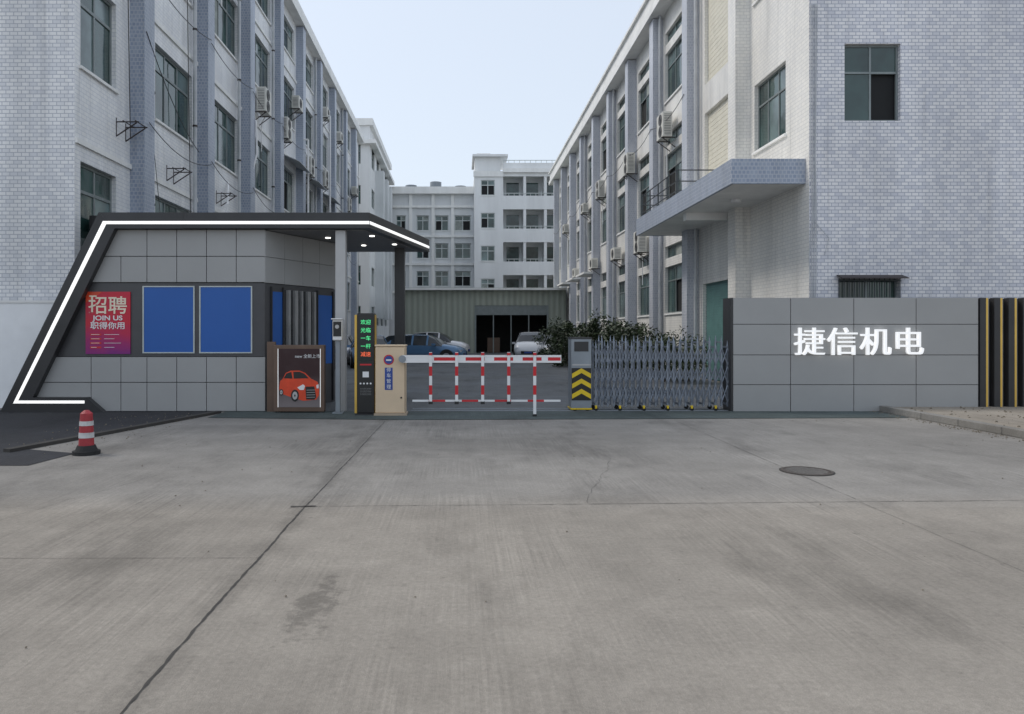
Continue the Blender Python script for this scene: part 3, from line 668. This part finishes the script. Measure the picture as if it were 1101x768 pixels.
# ------------------------------------------------------------------ company sign wall
g=G('company_sign_wall',(8,15.2,0))
g('core',seam).box(ex(788)+.004,ex(1052),15.05,15.45,0,2.29); 
us=[788,850,918,985,1052]; vs=[321,349,382,414,442.9]
for a,b in zip(us,us[1:]):
    for c,d in zip(vs,vs[1:]): g('cladding_panels',panel).box(ex(a+.35),ex(b-.35),15.0,15.045,ez(d-.3),ez(c+.3))
g('end_cap',charcoal).box(ex(786),ex(788),15.0,15.47,0,2.31); g('top_cap',panel).box(ex(788)+.001,ex(1052),15.0,15.46,2.293,2.31)
for i,ch in enumerate('捷信机电'):
    for k,dx in enumerate((-.009,0,.009)):
        g.text('sign_letter',ch,(ex(869+i*35.3)+dx,14.955-.004*k,ez(369.8)),.60,signlit,.02,1.08,0)
g('fin_backing',M('fin_backing',(.11,.11,.12),.4,.3)).box(ex(1052)+.003,13.2,15.12,15.3,0,2.3)
x=ex(1053)
while x<13.1:
    g('fins',charcoal).box(x,x+.12,14.98,15.118,0,2.31); g('fin_gold_edges',gold).box(x+.122,x+.165,14.985,15.116,0,2.305)
    g('fin_light',louver).box(x+.17,x+.23,15.06,15.116,0,2.3)
    x+=.29
g.done(bev={'cladding_panels':.003})
# ------------------------------------------------------------------ red bollard
g=G('traffic_bollard',(-4.93,9.75,0)); cx,cy=-4.93,9.75
g('base',rubber).tube((cx,cy,0),(cx,cy,.05),.17,20); g('base_cone',rubber).tube((cx,cy,.05),(cx,cy,.12),.14,20,.11)
dred=M('faded_red_plastic',(.36,.03,.04),.5,var=.2,scale=8); dwh=M('dirty_reflective_band',(.5,.5,.5),.5,var=.25,scale=8)
g('body',dred).tube((cx,cy,.12),(cx,cy,.54),.095,20,.075); g('bands',dwh).tube((cx,cy,.22),(cx,cy,.29),.0955,20,.092); g('bands',dwh).tube((cx,cy,.38),(cx,cy,.44),.0875,20,.084)
g('cap',dred).tube((cx,cy,.54),(cx,cy,.58),.075,20,.03); g.done()
# ------------------------------------------------------------------ cars
tyre=M('tyre',(.02,.02,.02),.8); carglass=M('car_glass',(.02,.025,.03),.06,var=.05); rim=M('alloy_rim',(.45,.45,.47),.3,.7); tail=M('tail_lamp',(.35,.01,.01),.2); head=M('head_lamp',(.6,.62,.65),.1)
def car(loc,rot,col,suv=False,name='parked_car'):
    g=G(name,loc,rot,True); paint=M('car_paint',col,.22,.15,var=.03); h=.14 if suv else 0
    st=[(-2.18,.60,.45,.50,.62,.66),(-2.12,.82,.30,.85+h*.5,.70,.92+h),(-1.72,.88,.26,.92+h*.5,.64,1.22+h),(-1.35,.90,.24,.94+h*.5,.62,1.41+h),(-.5,.91,.22,.94+h*.5,.62,1.48+h),(.25,.91,.22,.92+h*.5,.62,1.45+h),(.62,.90,.22,.90+h*.5,.63,1.30+h),(1.12,.90,.24,.88+h*.5,.70,.97+h*.6),(1.75,.87,.26,.78+h*.5,.66,.88+h*.6),(2.08,.80,.30,.66+h*.4,.58,.74+h*.5),(2.2,.66,.36,.5,.5,.58)]
    rings=[]
    for x,w,zb,zl,tw,zt in st: rings.append([(x,-tw*.5,zt+.03),(x,-tw,zt),(x,-w*.985,zl),(x,-w,(zl+zb)/2+.02),(x,-w*.92,zb),(x,w*.92,zb),(x,w,(zl+zb)/2+.02),(x,w*.985,zl),(x,tw,zt),(x,tw*.5,zt+.03)])
    B=g('body',paint); V=g('glazing',carglass)
    for i,(a,b) in enumerate(zip(rings,rings[1:])):
        for j in range(10):
            k=(j+1)%10
            side=j in (1,7) and 2<=i<=6
            screen=j in (0,8,9) and i in (1,2,5,6)
            tgt=V if (side or screen) else B
            tgt.quad(a[j],b[j],b[k],a[k])
    B.add(rings[0],[tuple(range(10))]); B.add(rings[-1],[tuple(range(10))])
    for x in (-.5,.32): 
        for s in (-1,1): g('pillars',paint).hexa([(x-.05,s*.90,.93+h*.5),(x+.05,s*.90,.93+h*.5),(x+.05,s*.92,.93+h*.5),(x-.05,s*.92,.93+h*.5),(x-.05,s*.62,1.46+h),(x+.05,s*.62,1.46+h),(x+.05,s*.65,1.46+h),(x-.05,s*.65,1.46+h)])
    for x in (-1.35,1.38):
        for s in (-1,1):
            g('tyres',tyre).tube((x,s*.70,.33),(x,s*.925,.33),.33,20); g('rims',rim).tube((x,s*.90,.33),(x,s*.935,.33),.21,14)
            g('arches',tyre).tube((x,s*.70,.36),(x,s*.912,.36),.38,20)
    for s in (-1,1):
        g('tail_lamps',tail).box(-2.19,-2.05,s*.72-.12,s*.72+.12,.72,.90); g('head_lamps',head).box(1.98,2.14,s*.62-.16,s*.62+.16,.58,.70)
        g('mirrors',paint).box(.62,.80,s*1.0-.09,s*1.0+.09,.92,1.04)
    g('grille',tyre).box(2.1,2.215,-.42,.42,.36,.52); g('plate',inkb).box(2.2,2.225,-.22,.22,.40,.50); g('rear_plate',inkb).box(-2.2,-2.17,-.22,.22,.55,.66)
    g.done(smooth=('body',))
r=math.radians
car((-1.9,40,0),r(-12),(.10,.20,.34)); car((-2.9,45,0),r(-30),(.45,.47,.50)); car((-1.6,49.5,0),r(-10),(.70,.70,.72),True); car((-4.3,35,0),r(-80),(.13,.24,.42)); car((-6.2,31,0),r(-90),(.03,.03,.035)); car((-6.4,38.5,0),r(-88),(.6,.6,.6))
car((4.35,45.5,0),r(-100),(.62,.63,.65),True); car((5.9,49.5,0),r(-92),(.70,.70,.70)); car((6.9,45.5,0),r(-85),(.05,.06,.09),True); car((5.6,42.5,0),r(-95),(.45,.46,.48))
# ------------------------------------------------------------------ shrubs
def leafmat(name,c):
    m,nt,b,N,L=newmat(name); b.inputs['Roughness'].default_value=.55
    p=N.new('ShaderNodeNewGeometry').outputs['Position']; n=noise(N,L,p,2.6,3,.6)
    L.new(mixcol(N,L,maprange(N,L,n,.35,.65,0,1),(c[0]*.45,c[1]*.45,c[2]*.5),(c[0]*1.4,c[1]*1.3,c[2]*1.2)),b.inputs['Base Color']); return m
leafm=leafmat('shrub_leaves',(.038,.062,.026)); bark=M('bark',(.10,.075,.05),.9)
def shrub(name,c,rx,ry,h,nclump,nleaf,ls=.09,z0=.3,rm=1.):
    g=G(name,c); lf=g('leaves',leafm); c=Vector(c)
    for k in range(nclump):
        a=random.uniform(0,2*math.pi); rr=math.sqrt(random.random()); cz=random.uniform(z0,h)
        cc=c+Vector((rx*rr*math.cos(a),ry*rr*math.sin(a),cz*(1-.25*rr))); rad=random.uniform(.22,.5)*rm
        if k%3==0: g('stems',bark).tube(c+Vector((rx*rr*.6*math.cos(a),ry*rr*.6*math.sin(a),0)),cc,.025,5,.008)
        for i in range(nleaf):
            v=Vector((random.gauss(0,1),random.gauss(0,1),random.gauss(0,.8))).normalized()*rad*random.uniform(.5,1.15); p=cc+v
            if p.z<.05: p.z=.05+random.random()*.1
            e=Euler((random.uniform(-1,1),random.uniform(-1,1),random.uniform(0,6.3))).to_matrix(); s=ls*random.uniform(.6,1.3)
            lf.quad(p+e@Vector((-s,0,0)),p+e@Vector((0,-s*.4,0)),p+e@Vector((s,0,0)),p+e@Vector((0,s*.4,0)))
    g.done()
shrub('shrub',(6.0,35,0),1.7,2.0,2.5,60,120,.10); shrub('shrub',(5.2,40,0),1.3,1.6,2.2,36,110); shrub('shrub',(7.0,30,0),.9,2.6,2.2,40,120)
shrub('shrub',(6.9,24.5,0),.8,2.6,1.7,44,110,.07)
shrub('shrub',(11.95,16.5,0),.35,.35,2.55,9,50,.07,1.0)
shrub('shrub',(-8.1,15.98,0),.08,.05,2.6,4,22,.04,2.1,.3)
# ------------------------------------------------------------------ light, world, camera
el=50; az=-68
dirv=Vector((math.sin(r(az))*math.cos(r(el)),math.cos(r(az))*math.cos(r(el)),math.sin(r(el))))
sl=D.lights.new('sun','SUN'); sl.energy=1.6; sl.angle=r(14); sl.color=(1,.94,.86)
so=D.objects.new('sun',sl); S.collection.objects.link(so); so.rotation_euler=(-dirv).to_track_quat('-Z','Y').to_euler(); so.location=(-20,10,40)
W=D.worlds.new('World'); S.world=W; W.use_nodes=True; N=W.node_tree.nodes; L=W.node_tree.links
sk=N.new('ShaderNodeTexSky'); sk.sky_type='NISHITA'; sk.sun_disc=False; sk.sun_elevation=r(el); sk.sun_rotation=r(az%360)
sk.air_density=1.2; sk.dust_density=2.5; sk.ozone_density=1.2
mxx=mixcol(N,L,.66,sk.outputs[0],(6.1,6.6,7.3))
L.new(mxx,N['Background'].inputs['Color']); N['Background'].inputs['Strength'].default_value=.15
S.view_settings.view_transform='Standard'; S.view_settings.look='None'; S.view_settings.exposure=0
c=D.cameras.new('camera'); co=D.objects.new('camera',c); S.collection.objects.link(co); S.camera=co
c.sensor_width=36; c.sensor_fit='HORIZONTAL'; c.lens=26; co.location=(0,0,1.6); co.rotation_euler=(math.pi/2,0,0)
c.shift_x=55.5/1101; c.shift_y=-26/1101; c.clip_end=1500; c.clip_start=.05
